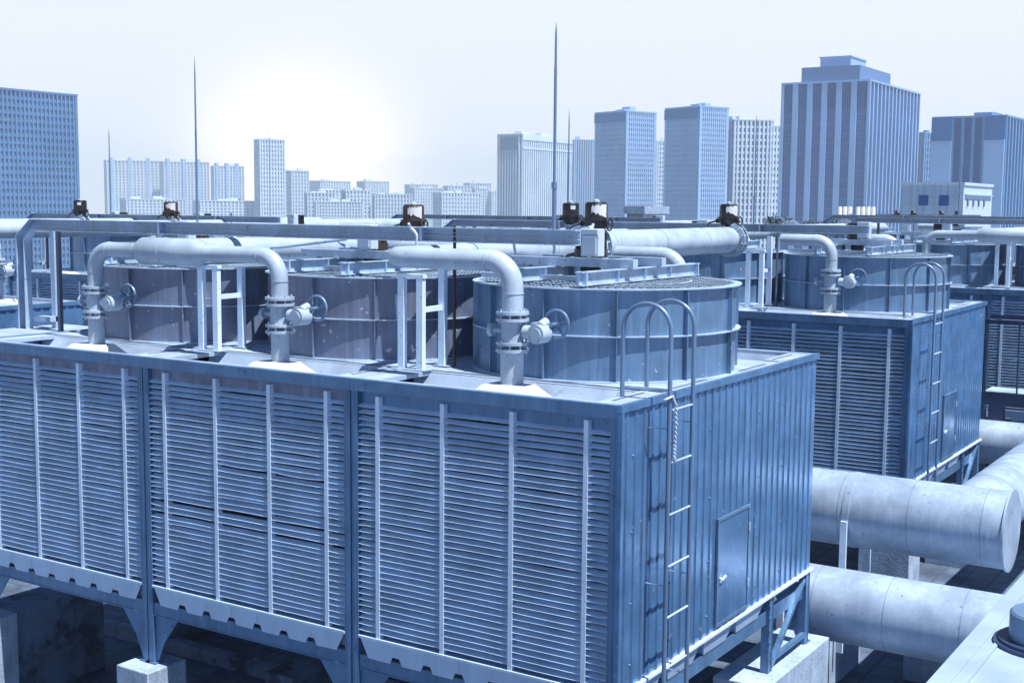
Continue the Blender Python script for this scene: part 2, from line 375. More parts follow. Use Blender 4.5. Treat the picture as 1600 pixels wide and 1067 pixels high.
    t.part('stack_shade_lining', T(ln), m_cyl_in)  # added dark sheet that paints the inner wall as shaded
    sc = MB().cyl((FX, FY, -.005), (FX, FY, .02), FR-.02, 40)
    t.part('fan_well', T(sc), m_dark)
    # motor support frame
    ms = MB(); I = [(-.05, -.08), (.05, -.08), (.05, -.068), (.006, -.068), (.006, .068), (.05, .068), (.05, .08), (-.05, .08), (-.05, .068), (-.006, .068), (-.006, -.068), (-.05, -.068)]
    for dx in (-.5, .5):
        h = math.sqrt(FR*FR-dx*dx)+.05
        ms.prof((FX+dx, FY-h, FZ+.115), (FX+dx, FY+h, FZ+.115), I)
        for yy in (-h+.08, h-.08): ms.box(FX+dx-.065, FX+dx+.065, FY+yy-.012, FY+yy+.012, FZ+.04, FZ+.20)
        for yy in (-.7, 0, .7): ms.box(FX+dx-.048, FX+dx+.048, FY+yy-.008, FY+yy+.008, FZ+.05, FZ+.18)
    Cc = [(-.06, -.05), (.06, -.05), (.06, .05), (.05, .05), (.05, -.04), (-.05, -.04), (-.05, .05), (-.06, .05)]
    for dy, xa, xb in ((-.42, -1.15, .62), (.34, -1.1, .62)):
        ms.prof((FX+xa, FY+dy, FZ+.25), (FX+xb, FY+dy, FZ+.25), [(-.06, -.052), (.06, -.052), (.06, .052), (-.06, .052)])
        for xx in (-.9, .45): ms.box(FX+xx, FX+xx+.05, FY+dy-.04, FY+dy+.04, FZ+.03, FZ+.197)
    for x_ in (-.55, -.2, .15): ms.box(FX+x_, FX+x_+.07, FY-.36, FY+.28, FZ+.215, FZ+.29)
    ms.bar((FX-1.35, FY-.75, FZ+.07), (FX+.45, FY-.75, FZ+.07), .06, .06)
    t.part('motor_support', T(ms), m_galv)
    mo = MB().cyl((FX-.18, FY-.08, FZ-.25), (FX-.18, FY-.08, FZ+.20), .13).cyl((FX-.18, FY-.08, FZ+.30), (FX-.18, FY-.08, FZ+.40), .21).cyl((FX-.18, FY-.08, FZ+.40), (FX-.18, FY-.08, FZ+.60), .17)
    for i in range(14):
        a = 2*PI*i/14; mo.bar((FX-.18+.18*math.cos(a), FY-.08+.18*math.sin(a), FZ+.40), (FX-.18+.18*math.cos(a), FY-.08+.18*math.sin(a), FZ+.60), .02, .03, (math.cos(a), math.sin(a), 0))
    mo.cyl((FX-.18, FY-.08, FZ+.60), (FX-.18, FY-.08, FZ+.63), .2)
    t.part('motor', T(mo), m_brown if flare_worn else m_black)  # left motors carry the flare's warm cast in their colour
    jb = MB().box(FX-.02, FX+.22, FY-.62, FY-.46, FZ+.33, FZ+.66).box(FX+.0, FX+.20, FY-.64, FY-.621, FZ+.35, FZ+.58).box(FX-.02, FX+.22, FY-.64, FY-.621, FZ+.59, FZ+.66).cyl((FX+.05, FY-.54, FZ+.29), (FX+.05, FY-.54, FZ+.33), .03, 10)
    t.part('junction_box', T(jb), m_box, smooth=False, bevel=.01)
    if side or left_side:
        for flag, X, sg in ((side, 0, 1), (left_side, -CW, -1)):
            if not flag: continue
            pl = MB(); pts = []; y = .10
            # vertical ribbed sheet
            prof = [(.02, .0), (.12, .0)]
            y = .12
            while y < CD-.18:
                prof += [(y, 0), (y+.012, .016), (y+.040, .016), (y+.052, 0)]
                y += .192
            prof.append((CD-.02, 0)); n = len(prof)
            v = [(X+sg*(.004+h), yy, -.075) for yy, h in prof]+[(X+sg*(.004+h), yy, -2.985) for yy, h in prof]
            pl.add(v, [(i, i+1, n+i+1, n+i) for i in range(n-1)])
            po = t.part('side_panel', T(pl), m_panel)
            ls = MB()
            for yy in (.575, 1.535, 3.45, 4.41): ls.box(min(X+.004*sg, X+.0075*sg), max(X+.004*sg, X+.0075*sg), yy-.006, yy+.006, -2.98, -.08)
            t.part('lap_seam', T(ls), m_cable)
            tr = MB().box(X-.02*sg if sg > 0 else X-.035, X+.035 if sg > 0 else X+.02, -.028, CD+.028, -.073, .004)
            tr.box(min(X, X+.045*sg), max(X, X+.045*sg), -.03, .022, -3.02, -.078)
            t.part('edge_trim', T(tr), m_panel)
            lip = MB().box(min(X-.03*sg, X+.05*sg), max(X-.03*sg, X+.05*sg), .03, CD+.02, -3.02, -2.988)
            t.part('basin_lip', T(lip), m_white)
            sb = MB()
            for ya, yb in ((.3, 1.05), (1.15, 2.0), (2.1, 2.95), (3.05, 3.95)):
                v = [(X+sg*.03, ya, -3.021), (X+sg*.03, yb, -3.021), (X-sg*.02, yb-.10, -3.22), (X-sg*.02, ya+.12, -3.22), (X-sg*.5, ya, -3.021), (X-sg*.5, yb, -3.021), (X-sg*.5, yb-.1, -3.22), (X-sg*.5, ya+.12, -3.22)]
                sb.add(v, [(0,1,2,3),(4,5,6,7),(0,3,7,4),(1,2,6,5),(3,2,6,7),(0,1,5,4)])
            t.part('basin_side', T(sb), m_basin)
            bm_ = MB().box(min(X-.1*sg, X-.03*sg), max(X-.1*sg, X-.03*sg), .12, CD-.1, -3.40, -3.225)
            for yy in (4.23, CD-.12):
                bm_.box(min(X-.09*sg, X+.02*sg), max(X-.09*sg, X+.02*sg), yy-.05, yy+.05, -4.04, -3.022)
                bm_.box(min(X-.02*sg, X+.03*sg), max(X-.02*sg, X+.03*sg), yy+.05, yy+.062, -4.04, -3.022)
            bm_.bar((X, 4.30, -3.98), (X, 5.45, -3.10), .07, .05); bm_.bar((X, 4.25, -3.90), (X, 5.52, -3.90), .06, .06)
            for q in range(4): bm_.cyl((X+.02*sg, 4.19, -3.15-.16*q), (X+.035*sg, 4.19, -3.15-.16*q), .018, 8)
            t.part('side_brace', T(bm_), m_frame)
            bo = MB()
            for yy in (.24, 1.15, 2.16, 3.62, 4.45, 5.48):
                for zz in (-.55, -1.35, -2.1, -2.75):
                    y2 = yy+(.05 if int(zz*10) % 2 else 0); bo.cyl((X+.004*sg, y2, zz), (X+.020*sg, y2, zz), .014, 8, .006)
            t.part('bolt_row', T(bo), m_frame)
            # access door
            d = MB().box(min(X+.018*sg, X+.032*sg), max(X+.018*sg, X+.032*sg), 2.46, 3.34, -2.90, -1.68)
            do = t.part('access_door', T(d), m_panel, smooth=False)
            fr = MB()
            for a in ((2.42, 2.455, -2.94, -1.64), (3.345, 3.38, -2.94, -1.64), (2.455, 3.345, -2.94, -2.905), (2.455, 3.345, -1.675, -1.64)):
                fr.box(min(X+.016*sg, X+.042*sg), max(X+.016*sg, X+.042*sg), *a)
            t.part('door_frame', T(fr), m_stack, do)
            hn = MB().box(min(X+.033*sg, X+.052*sg), max(X+.033*sg, X+.052*sg), 2.50, 2.545, -2.42, -2.36).bar((X+.055*sg, 2.52, -2.39), (X+.055*sg, 2.64, -2.36), .022, .02)
            t.part('handle', T(hn), m_white, do)
            hg = MB()
            for zz in (-1.92, -2.62): hg.cyl((X+.045*sg, 3.355, zz-.05), (X+.045*sg, 3.355, zz+.05), .014, 8)
            t.part('hinge', T(hg), m_galv, do)
    return t

# ------------------------------------------------------------------ riser pipe with butterfly valve
def riser(x, y, s, label, dirx=-1, r=.105, top=1.32, out=.55, group='riser pipes with handwheel valves on the tower decks'):
    """vertical pipe at (x, y); elbow towards dirx; s mirrors the gearbox side in y"""
    t = Thing('riser_pipe', label, 'pipe', (x, y, -.02), group)
    p = fillet([(x, y, .79), (x, y, top), (x+dirx*out, y, top)], .30, 10)
    t.part('pipe', MB().tube(p, r, 24), m_pipe); t.part('pipe_stub', MB().tube([(x, y, -.02), (x, y, .36)], r*1.08, 24), m_pipe)
    t.part('weld_seam', MB().tube([(x, y, 1.0), (x, y, 1.012)], r+.006, 24), m_pipe); t.part('weld_seam', MB().tube([(x+dirx*.31, y, top), (x+dirx*.322, y, top)], r+.006, 24), m_pipe)
    for z in (.36, .44, .70, .775):
        fl = MB().cyl((x, y, z), (x, y, z+.034), .185, 28)
        if z in (.36, .70):
            for k in range(8):
                a = 2*PI*(k+.5)/8; q = (x+.155*math.cos(a), y+.155*math.sin(a))
                fl.cyl((*q, z-.025), (*q, z+.135), .013, 6)
        t.part('flange', fl, m_pipe)
    vb = MB().cyl((x, y, .474), (x, y, .70), .125, 20)
    vb.cyl((x-.27, y, .59), (x+.30, y, .59), .03, 10).cyl((x-.30, y, .59), (x-.25, y, .59), .075, 14).cyl((x+.16, y, .59), (x+.27, y, .59), .075, 12)
    v = t.part('valve_body', vb, m_pipe)
    gb = MB().cyl((x+.37, y-.12, .58), (x+.37, y+.07, .58), .105, 20).cyl((x+.37, y-.135, .58), (x+.37, y-.12, .58), .07, 16).box(x+.27, x+.40, y-.05, y+.07, .52, .70).cyl((x+.37, y-.02, .66), (x+.37, y+.10, .70), .055, 12)
    g = t.part('gearbox', gb, m_pipe, v)
    c = Vector((x+.47, y+.16, .68)); hw = MB(); pts = [c+Vector((.155*math.cos(2*PI*k/24), 0, .155*math.sin(2*PI*k/24))) for k in range(25)]
    hw.tube(pts, .016, 8, cap=False).cyl(c+Vector((-.0, -.12, 0)), c+Vector((0, .025, 0)), .022, 10).cyl(c+Vector((0, -.02, 0)), c+Vector((0, .02, 0)), .038, 12)
    for k in range(5):
        a = 2*PI*k/5+.3; hw.bar(c, c+Vector((.15*math.cos(a), 0, .15*math.sin(a))), .018, .014, (0, 1, 0))
    t.part('handwheel', hw, m_rod, v)
    return t
def crossover(x1, x2, xh, y, label, top=1.32, r=.105, fat=.185):
    t = Thing('crossover_pipe', label, 'pipe', ((x1+x2)/2, y, top-.2), 'crossover pipes between pairs of risers')
    a = x1+.55; b = x2-.55
    pts = [(a, y, top), (xh-.85, y, top), (xh-.72, y, top), (xh+.30, y, top), (xh+.44, y, top), (b, y, top)]
    t.part('pipe', MB().tube(pts, [r, r, fat, fat, r, r], 24), m_pipe)
    for q in (xh-.87, xh-.3, xh+.46): t.part('weld_seam', MB().tube([(q, y, top), (q+.012, y, top)], (r if abs(q-xh) > .5 or q > xh+.45 else fat)+.006, 24), m_pipe)
    return t
def header(x, y0, y1, label, top=1.34, r=.17, tee=None, valves=(5.55, 11.25), elbow=None, shift=0):
    t = Thing('header_pipe', label, 'pipe', (x, (y0+y1)/2, top-.2), 'header pipes running back between the fan stacks')
    def X(y): return x+shift*max(0, min(1, (y-3)/10))
    P = []
    if elbow: P = fillet([(x+elbow, y0, top), (x, y0, top), (X(y1), y1, top)], .28, 10); rr = [.12]*12+[.12]; rr = [.12]*(len(P)-1)+[.12]
    else: P = [Vector((x, y0, top)), Vector((X(y1), y1, top))]; rr = None
    m = MB()
    e = P[-1]; st = P[:-1]; last = st[-1]
    if elbow:
        m.tube(st+[Vector((X(3.4), 3.4, top)), Vector((X(3.8), 3.8, top)), Vector((X(y1-.6), y1-.6, top)), Vector((X(y1), y1, top))], [.12]*len(st)+[.12, r+.04, r+.04, .14], 28)
    else:
        m.tube([P[0], Vector((X(y1), y1, top))], r, 28)
    t.part('pipe', m, m_pipe)
    wd = MB(); yy = y0+1.7
    while yy < y1-.5:
        rad = (r+.046) if elbow and yy > 3.9 else (.126 if elbow else r+.006)
        if not (elbow and 3.3 < yy < 3.9): t.part('weld_seam', MB().tube([(X(yy), yy, top), (X(yy+.015), yy+.015, top)], rad, 28), m_pipe)
        yy += 1.9
    for vy in valves:
        R_ = r+.13; fm = MB()
        for q in (vy-.10, vy+.06):
            fm.tube([(X(vy), q, top), (X(vy), q+.035, top)], R_, 32)
        for k in range(12):
            a = 2*PI*(k+.5)/12; c = (X(vy)+(R_-.045)*math.cos(a), top+(R_-.045)*math.sin(a)); fm.cyl((c[0], vy-.14, c[1]), (c[0], vy+.135, c[1]), .018, 8)
        t.part('flange', fm, m_pipe)
    return t
def actuator(x, y, top, label, sticker='patch', blk=None, cableside=-1, seed=0):
    """electric valve actuator on a stem above a flange"""
    rnd = random.Random(seed); blk = blk or m_black
    t = Thing('valve_actuator', label, 'valve actuator', (x, y, top), 'electric valve actuators standing on the header pipes')
    t.part('yoke', MB().cyl((x, y, top), (x, y, top+.16), .05, 12).box(x-.09, x-.06, y-.05, y+.05, top, top+.17).box(x+.06, x+.09, y-.05, y+.05, top, top+.17).cyl((x, y, top+.165), (x, y, top+.195), .12, 16), m_galv)
    bd = MB().tube([(x, y, top+.195), (x, y, top+.23), (x, y, top+.34), (x, y, top+.36)], [.09, .14, .20, .20], 20).cyl((x, y, top+.36), (x, y, top+.385), .215, 20).tube([(x, y, top+.385), (x, y, top+.60), (x, y, top+.615)], [.175, .175, .165], 20).cyl((x, y, top+.615), (x, y, top+.63), .15, 16)
    bd.cyl((x-.24, y-.02, top+.31), (x-.1, y-.02, top+.31), .045, 10)
    b = t.part('actuator_body', bd, blk)
    t.part('position_dome', MB().tube([(x, y, top+.63), (x, y, top+.66), (x, y, top+.675)], [.05, .045, .02], 12), m_galv, b)
    hw = MB(); c = Vector((x+.24, y-.02, top+.30)); pts = [c+Vector((0, .09*math.cos(2*PI*k/16), .09*math.sin(2*PI*k/16))) for k in range(17)]
    hw.tube(pts, .012, 8, cap=False).bar(c+Vector((0, -.09, 0)), c+Vector((0, .09, 0)), .014, .014).cyl(c+Vector((-.08, 0, 0)), c, .02, 8)
    t.part('handwheel', hw, blk, b)
    # sticker wrapped on the drum
    s = MB(); n = 14; a0, a1 = (R(-85), R(-5)) if sticker == 'patch' else (R(-62), R(-30))
    v = []
    for i in range(n+1):
        a = a0+(a1-a0)*i/n
        if sticker == 'patch': z0 = top+.40+rnd.random()*.07*(1-i/n)+.05*(1-i/n); z1 = top+.60-rnd.random()*.06*(1-i/n)
        else: z0, z1 = top+.50, top+.575
        for rr in (.1775, .181):
            for z in (z0, z1): v.append((x+rr*math.cos(a), y+rr*math.sin(a), z))
    f = []
    for i in range(n): a = 4*i; f += [(a, a+4, a+5, a+1), (a+2, a+3, a+7, a+6), (a+1, a+5, a+7, a+3), (a, a+2, a+6, a+4)]
    f += [(0, 1, 3, 2), (4*n, 4*n+2, 4*n+3, 4*n+1)]
    s.add(v, f); t.part('sticker', s, m_sticker, b)
    q = cableside
    t.part('cable', MB().tube(fillet([(x+q*.22, y-.02, top+.31), (x+q*.42, y-.02, top+.27), (x+q*.5, y-.1, top-.02), (x+q*.46, y-.3, top-.25)], .10, 5), .02, 8), m_cable)
    return t
def pipe_support(x, y, label, h=1.10, tall=False):
    t = Thing('pipe_support', label, 'pipe support', (x, y, 0), 'painted channel posts carrying pipes')
    U = [(-.045, -.035), (.045, -.035), (.045, .035), (.037, .035), (.037, -.027), (-.037, -.027), (-.037, .035), (-.045, .035)]
    for dx, dy, hh in ((-.14, 0, h), (.14, 0, h), (.10, .5, h+.3 if tall else h)):
        t.part('post', MB().box(x+dx-.045, x+dx+.045, y+dy-.035, y+dy-.027, .008, hh).box(x+dx-.045, x+dx-.037, y+dy-.027, y+dy+.035, .008, hh).box(x+dx+.037, x+dx+.045, y+dy-.027, y+dy+.035, .008, hh), m_white)
    t.part('cross_bar', MB().box(x-.2, x+.2, y-.037, y+.037, h+.001, h+.045), m_white)
    t.part('strut', MB().bar((x+.14, y+.04, .72), (x+.10, y+.46, .72), .05, .06), m_white)
    t.part('base_plate', MB().box(x-.26, x+.26, y-.10, y+.10, -.001, .007), m_deck)
    t.part('base_plate', MB().box(x+.0, x+.22, y+.42, y+.60, -.001, .007), m_deck)
    if tall:
        t.part('conduit', MB().cyl((x+.24, y+.55, .0), (x+.24, y+.55, h+.62), .02, 10), m_brown if x < 0 and y < 5 else m_cable)
    return t
def channel_beam(xl, xr, y, z0, z1, label, leg=True, step=None, group='steel channel beams spanning above the fan stacks'):
    t = Thing('channel_beam', label, 'steel beam', ((xl+xr)/2, y, z0-1.5), group)
    h = z1-z0; b = MB(); d = .13; th = .014
    def seg(a, c):
        a = Vector(a); c = Vector(c); dv = (c-a).normalized(); n = Vector((-dv.z, 0, dv.x))
        for lo, hi, ya, yb in ((0, th, y-d, y), (h-th, h, y-d, y), (th, h-th, y-th, y), (h*.36, h*.42, y-d*.55, y-th-.001), (h*.60, h*.64, y-d*.35, y-th-.001)):
            v = []
            for P in (a, c):
                for q in (lo, hi):
                    for yy in (ya, yb): v.append((P.x+n.x*q, yy, P.z+n.z*q))
            b.add(v, [(0,1,3,2),(4,6,7,5),(0,4,5,1),(2,3,7,6),(0,2,6,4),(1,5,7,3)])
    if leg: seg((xl+.30, 0, z0), (xr, 0, z0))
    else: seg((xl, 0, z0), (xr, 0, z0))
    bo = t.part('beam', b, m_galv)
    sp = MB(); xx = xr-.02
    n = max(1, int((xr-xl)/3.4))
    for i in range(n):
        xs = xl+.6+(xr-xl-.7)*(i+.55)/n; sp.box(xs-.012, xs+.012, y-d-.001, y-.001, z0+.002, z1+.004)
    t.part('splice_plate', sp, m_galv)
    nb = MB(); xx = xl+.8
    while xx < xr-.2:
        nb.cyl((xx, y-d-.008, z0+.007), (xx, y-d, z0+.007), .007, 6); xx += .42
    t.part('bolt_row', nb, m_cable)
    if leg:
        lg = MB()
        for ya, yb in ((y-d, y-d+th), (y-th, y)):
            pass
        # sloped shoulder and leg made of one bent channel
        for off in (0, .0):
            pass
        out_ = [(xl+.30, z1), (xl+.30, z0), (xl+.13, z0-.15), (xl+.13, -.25), (xl-.05, -.25), (xl-.05, z0-.08)]
        lg.poly(out_, 'y', y-th, y)
        for a, c in (((xl+.30, z1), (xl-.05, z0-.08)), ((xl-.05, z0-.08), (xl-.05, -.25)), ((xl+.30, z0), (xl+.13, z0-.15)), ((xl+.13, z0-.15), (xl+.13, -.25))):
            p = Vector((a[0], y-d/2, a[1])); q = Vector((c[0], y-d/2, c[1])); lg.bar(p, q, .014, d, (0, 1, 0))
        t.part('leg', lg, m_galv)
        t.part('leg', MB().box(xl+.36, xl+.46, y+.18, y+.24, -.2, z0).box(xl+.16, xl+.46, y+.0, y+.24, .10, .18), m_galv)
        t.part('end_post', MB().box(xl+.80, xl+.86, y-.05, y+.01, -.2, z0-.002), m_cable, label='thin dark post under the beam')
    return t
def ladder(oy, ox, label):
    t = Thing('ladder', label, 'ladder', (ox+.25, oy+.89, -4.0), 'hooped access ladders on the tower ends')
    for yy in (.61, 1.17):
        p = fillet([(ox+.25, oy+yy, -3.9), (ox+.25, oy+yy, .98), (ox-.30, oy+yy, .98), (ox-.30, oy+yy, -.05)], .272, 12)
        t.part('rail', MB().tube(p, .024, 12), m_rod)
    z = -.11
    while z > -3.9:
        t.part('rung', MB().cyl((ox+.25, oy+.63, z), (ox+.25, oy+1.15, z), .013, 8), m_galv); z -= .548
    st = MB()
    for zz in (-.30, -1.95, -3.05):
        for yy in (.61, 1.17): st.bar((ox+.02, oy+yy, zz), (ox+.25, oy+yy, zz), .03, .008)
    st.bar((ox-.30, oy+.61, .10), (ox+.25, oy+.61, .10), .012, .03)
    t.part('bracket', st, m_galv)
    return t

BANKS = {'A': (0, 0), 'B': (-.43, 11.8), 'L': (-15.2, 0), 'M': (-15.6, 11.8), 'C': (5.5, 22.1), 'E': (-10.0, 22.1), 'D': (-3.9, 34.0)}
# nearest bank: right end, middle, left
cell(0, 0, 'nearest cooling tower cell, with the ribbed blue end wall and the ladder', side=True)
cell(-CW, 0, 'middle cell of the front row, its louvres bent with dark gaps, fan stack tinted with painted flare', damaged=True, stackmat=m_stack_flare, flare_worn=True)
cell(-2*CW, 0, 'left cell of the front row, brownish fan stack behind the leftmost riser', stackmat=m_stack_flare, flare_worn=True, left_side=True)
plain = cell(BANKS['B'][0]-CW, 11.8, 'middle cell of the second row, behind the white pipes and the nearest fan stack')
bright = cell(BANKS['B'][0], 11.8, 'end cell of the second row, with its own ladder, right of the nearest tower', side=True)
pl0 = Vector((BANKS['B'][0]-CW, 11.8, 0)); br0 = Vector((BANKS['B'][0], 11.8, 0))
def pcopy(x, y, label): return copy_tree(plain.o, Vector((x, y, 0))-pl0, label)
pcopy(BANKS['B'][0]-2*CW, 11.8, 'left cell of the second row, mostly hidden behind the front beam')
copy_tree(bright.o, Vector((-15.2, 0, 0))-br0, 'cooling tower at the left edge, its end wall seen past the beam leg')
for k, w in ((0, 'right hand'), (1, 'middle'), (2, 'left hand')):
    pcopy(-15.6-k*CW, 11.8, f'{w} cell of the far left row, glimpsed behind the beam leg and riser')
pcopy(5.5-CW, 22.1, 'far cell at the right edge, louvres behind the dark walkway railing')
pcopy(5.5-2*CW, 22.1, 'far cell behind the second ladder, left of the double column')
for k, w in ((0, 'right'), (1, 'middle')): pcopy(-10-k*CW, 22.1, f'{w} cell of the third row, peeping between the beams behind the header pipes')
for k, w in ((0, 'right'), (1, 'left')): pcopy(-3.9-k*CW, 34, f'most distant {w} cell, low in front of the white building')

# risers, crossovers, headers for each bank
def bank_pipes(n, words, cells=(1, 2, 3), ys=(.7, 5.0), head=True):
    ox, oy = BANKS[n]
    for yi, yo in enumerate(ys):
        fb = 'front' if yi == 0 else 'rear'
        if 3 in cells: riser(ox-1.73, oy+yo, 1, f'{fb} riser pipe with valve, on the right cell of {words}', -1, r=.12 if n == 'A' and yi == 0 else .11, top=1.36 if yi == 0 else 1.30, out=1.0)
        if 2 in cells: riser(ox-1.73-CW, oy+yo, 1, f'{fb} riser pipe with valve, on the middle cell of {words}', -1)
        if 1 in cells: riser(ox-1.73-2*CW, oy+yo, 1, f'{fb} riser pipe with valve, on the left cell of {words}', 1)
        if 1 in cells and 2 in cells: crossover(ox-1.73-2*CW, ox-1.73-CW, ox-2*CW-.0, oy+yo, f'{fb} swollen white crossover pipe of {words}')
    for x, w in ((ox-2*CW, 'left'), (ox-CW, 'right')):
        if (w == 'left' and 1 in cells) or (w == 'right' and 3 in cells):
            pipe_support(x+(.12 if w == 'left' else .06), oy+1.06, f'white channel posts at the {w} seam of {words}', tall=(w == 'right'))
bank_pipes('A', 'the front row')
bank_pipes('B', 'the second row')
bank_pipes('L', 'the row at the left edge', cells=(3,))
bank_pipes('M', 'the far left row', cells=(2, 3), ys=(.7,))
bank_pipes('D', 'the most distant row', cells=(3,), ys=(.7,))
# bank C: only its two left cells are in view
riser(5.5-1.73-2*CW, 22.8, 1, 'riser pipe right of the second row ladder, with handwheel behind the fan stack', 1)
riser(5.5-1.73-CW, 22.8, 1, 'riser pipe of the far row beyond the right edge', -1)
crossover(5.5-1.73-2*CW, 5.5-1.73-CW, 5.5-2*CW+.35, 22.8, 'swollen white crossover pipe at the right edge, above the far louvres')
pipe_support(5.5-2*CW+.12, 23.1, 'white channel posts under the swollen pipe at the right edge')
# rear stub branches from the headers to the front right risers
header(-CW, .7, 12.0, 'fat white header pipe from the nearest elbow back past the nearest fan stack', top=1.36, r=.20, valves=(5.75, 11.6), elbow=.75, shift=-.43)
header(-2*CW+.0, .9, 21.0, 'white header pipe between the two fan stacks tinted with painted flare', top=1.32, r=.18, valves=(5.75, 11.35))
header(-15.48-CW, -1.2, 21.0, 'white header pipe at the left edge, passing behind the beam leg', top=1.34, r=.19, valves=(5.75, 11.5))
header(-15.48-2*CW, .9, 21.0, 'white header pipe farthest to the left', top=1.34, r=.19, valves=(5.75, 11.5))
header(5.5-2*CW, 22.9, 30, 'white header pipe running back from the swollen pipe at the right edge', top=1.32, r=.18, valves=(27.5,))
header(-13.5, 22.9, 33, 'distant white header pipe right of the second row beams', top=1.32, r=.18, valves=(24.5,))
header(-7.4, 14, 33, 'white header pipe running away behind the second row', top=1.32, r=.17, valves=(24.2, 29))
actuator(-3.50, 5.75, 1.40, 'black actuator with torn white sticker, right of the front beam end', 'patch', seed=1)
actuator(-3.88, 11.6, 1.40, 'black actuator alone above the bolted flange, right of centre', 'patch', seed=2)
actuator(-6.93, 5.75, 1.34, 'painted flare brown actuator with peeling white top, left of centre', 'patch', m_brown, seed=3)
actuator(-7.2, 11.35, 1.40, 'black actuator with small square label, behind the tall rod', 'square', seed=4)
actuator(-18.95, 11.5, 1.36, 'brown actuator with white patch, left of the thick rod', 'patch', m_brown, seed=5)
actuator(-22.42, 11.5, 1.38, 'leftmost dark actuator, in front of the big dark office block', 'square', seed=6)
for k, (px_, yy) in enumerate(((-18.94, 74.4), (-18.05, 75.0), (-16.49, 76.0), (-15.6, 76.6))):
    actuator(px_, yy, 1.22, ('leftmost', 'second', 'third', 'rightmost')[k]+' of four tiny black actuators before the white building', 'square', seed=10+k)
# beams
channel_beam(-11.42, -1.40, 1.62, 1.52, 1.70, 'long front steel beam with bent left leg, crossing over all three fan stacks')
channel_beam(-11.72, -1.70, 13.3, 1.48, 1.64, 'second row steel beam ending above the far fan stack on the right')
channel_beam(-27.0, -16.9, 13.3, 1.47, 1.63, 'pale beam behind the front beam at the left')
channel_beam(-5.5, 5.4, 23.6, 1.58, 1.72, 'beam of the far right row with bent left end')
channel_beam(-22.4, -13.8, 75.4, 1.40, 1.60, 'slim distant beam before the white building', leg=False)
channel_beam(-8.2, 3.0, 29.5, 1.62, 1.76, 'distant beam at the right edge under the white building', leg=True)
channel_beam(-21.4, -11.2, 23.6, 1.50, 1.64, 'hidden far beam seen only as a line behind the second row', leg=True)
# small landing where the front beam leg stands
pt = Thing('end_platform', 'pale ledge beside the left end of the front row', 'platform', (-10.9, .95, -3.0))
pt.part('plate', MB().box(-11.6, -CW*3-.006, -.02, 2.4, -.10, -.015), m_deck)
pt.part('strut', MB().bar((-11.4, .3, -.1), (-CW*3-.02, .3, -1.2), .06, .06).bar((-11.4, 2.0, -.1), (-CW*3-.02, 2.0, -1.2), .06, .06), m_frame)
# ladders and rope
ladder(0, 0, 'near blue ladder with two hoops on the nearest tower end wall')
ladder(11.8, -.43, 'far blue ladder with two hoops on the second row end wall')
rp = MB()
pts = [Vector((.25, .50, .02)), Vector((.285, .60, .05)), Vector((.30, .655, -.05)), Vector((.305, .66, -.25)), Vector((.295, .665, -.45)), Vector((.30, .65, -.60)), Vector((.29, .66, -.64))]
dense = []
for i in range(len(pts)-1):
    for k in range(14): dense.append(pts[i].lerp(pts[i+1], k/14))
for ph in (0, PI):
    rp.tube([p+Vector((.009*math.cos(ph+i*.9), .009*math.sin(ph+i*.9), 0)) for i, p in enumerate(dense)], .009, 6)
single('rope', rp, m_rope, 'short white twisted rope tied to the near ladder', 'rope', (.28, .6, -.64))

# small cable runs
def cable(pts, rad, label, material=None, name='cable'):
    pts = [Vector(p) for p in pts]; single(name, MB().tube(fillet(pts, .12, 6), rad, 8), material or m_cable, label, 'cable', pts[0])
cable([(-1.65, 2.3, 1.72), (-2.1, 2.5, 1.62), (-2.5, 3.8, 1.62), (-3.3, 5.3, 1.70)], .022, 'grey cable looping from the white junction box to the actuator', m_galv)
cable([(-3.72, 1.42, 1.74), (-3.70, 1.36, 1.80), (-3.58, 1.40, 1.6), (-3.62, 1.42, 1.25)], .016, 'pale cord wrapped over the front beam above the tall conduit', m_rope)
cable([(-7.6, 2.3, 1.50), (-7.2, 2.2, 1.34), (-6.6, 2.2, 1.36), (-5.4, 2.25, 1.5)], .022, 'pale cable sagging under the front beam, left of centre', m_galv)
cable([(-5.6, 2.3, 1.46), (-5.4, 2.25, 1.38), (-5.1, 2.25, 1.36)], .02, 'short cable hanging beside the middle junction box', m_galv)
cable([(-3.2, 3.0, 1.48), (-2.9, 2.6, 1.30), (-2.4, 2.6, 1.28), (-1.9, 2.8, 1.45)], .02, 'thin dark brace cable crossing in front of the header pipe', m_cable)

# lightning rods
def rod(x, y, z0, z1, r, label):
    t = Thing('lightning_rod', label, 'lightning rod', (x, y, z0), 'slender lightning rods')
    h = z1-z0
    t.part('lower_tube', MB().cyl((x, y, z0), (x, y, z0+h*.50), r, 10), m_rod)
    t.part('upper_tube', MB().cyl((x, y, z0+h*.49), (x, y, z0+h*.86), r*.7, 10), m_rod)
    t.part('tip', MB().tube([(x, y, z0+h*.86), (x, y, z0+h*.965), (x, y, z1)], [r*.62, r*.5, .002], 8), m_rod)
    t.part('collar', MB().cyl((x, y, z0+h*.495), (x, y, z0+h*.515), r*1.3, 10).cyl((x, y, z0), (x, y, z0+.03), r*3, 12), m_rod)
rod(-3.28, 4.15, 0, 4.46, .030, 'tallest lightning rod, rising right of centre from between the fan stacks')
rod(-13.07, 6.81, GZ, 4.81, .030, 'tall lightning rod left of the bright sky patch')
rod(-11.48, 18.55, GZ, 4.53, .032, 'thinner rod close right of the tallest one')
rod(-42.82, 29.59, GZ, 5.41, .045, 'thin short rod over the left end of the pale apartment slabs')
rod(-43.65, 41.16, GZ, 6.54, .022, 'faint thread-like rod against the bright sky patch')
rod(-7.62, 22.0, -.01, 4.45, .026, 'thin rod in front of the tallest glass tower')
rod(-5.76, 36.64, -.01, 4.91, .03, 'thin rod before the white building at right')

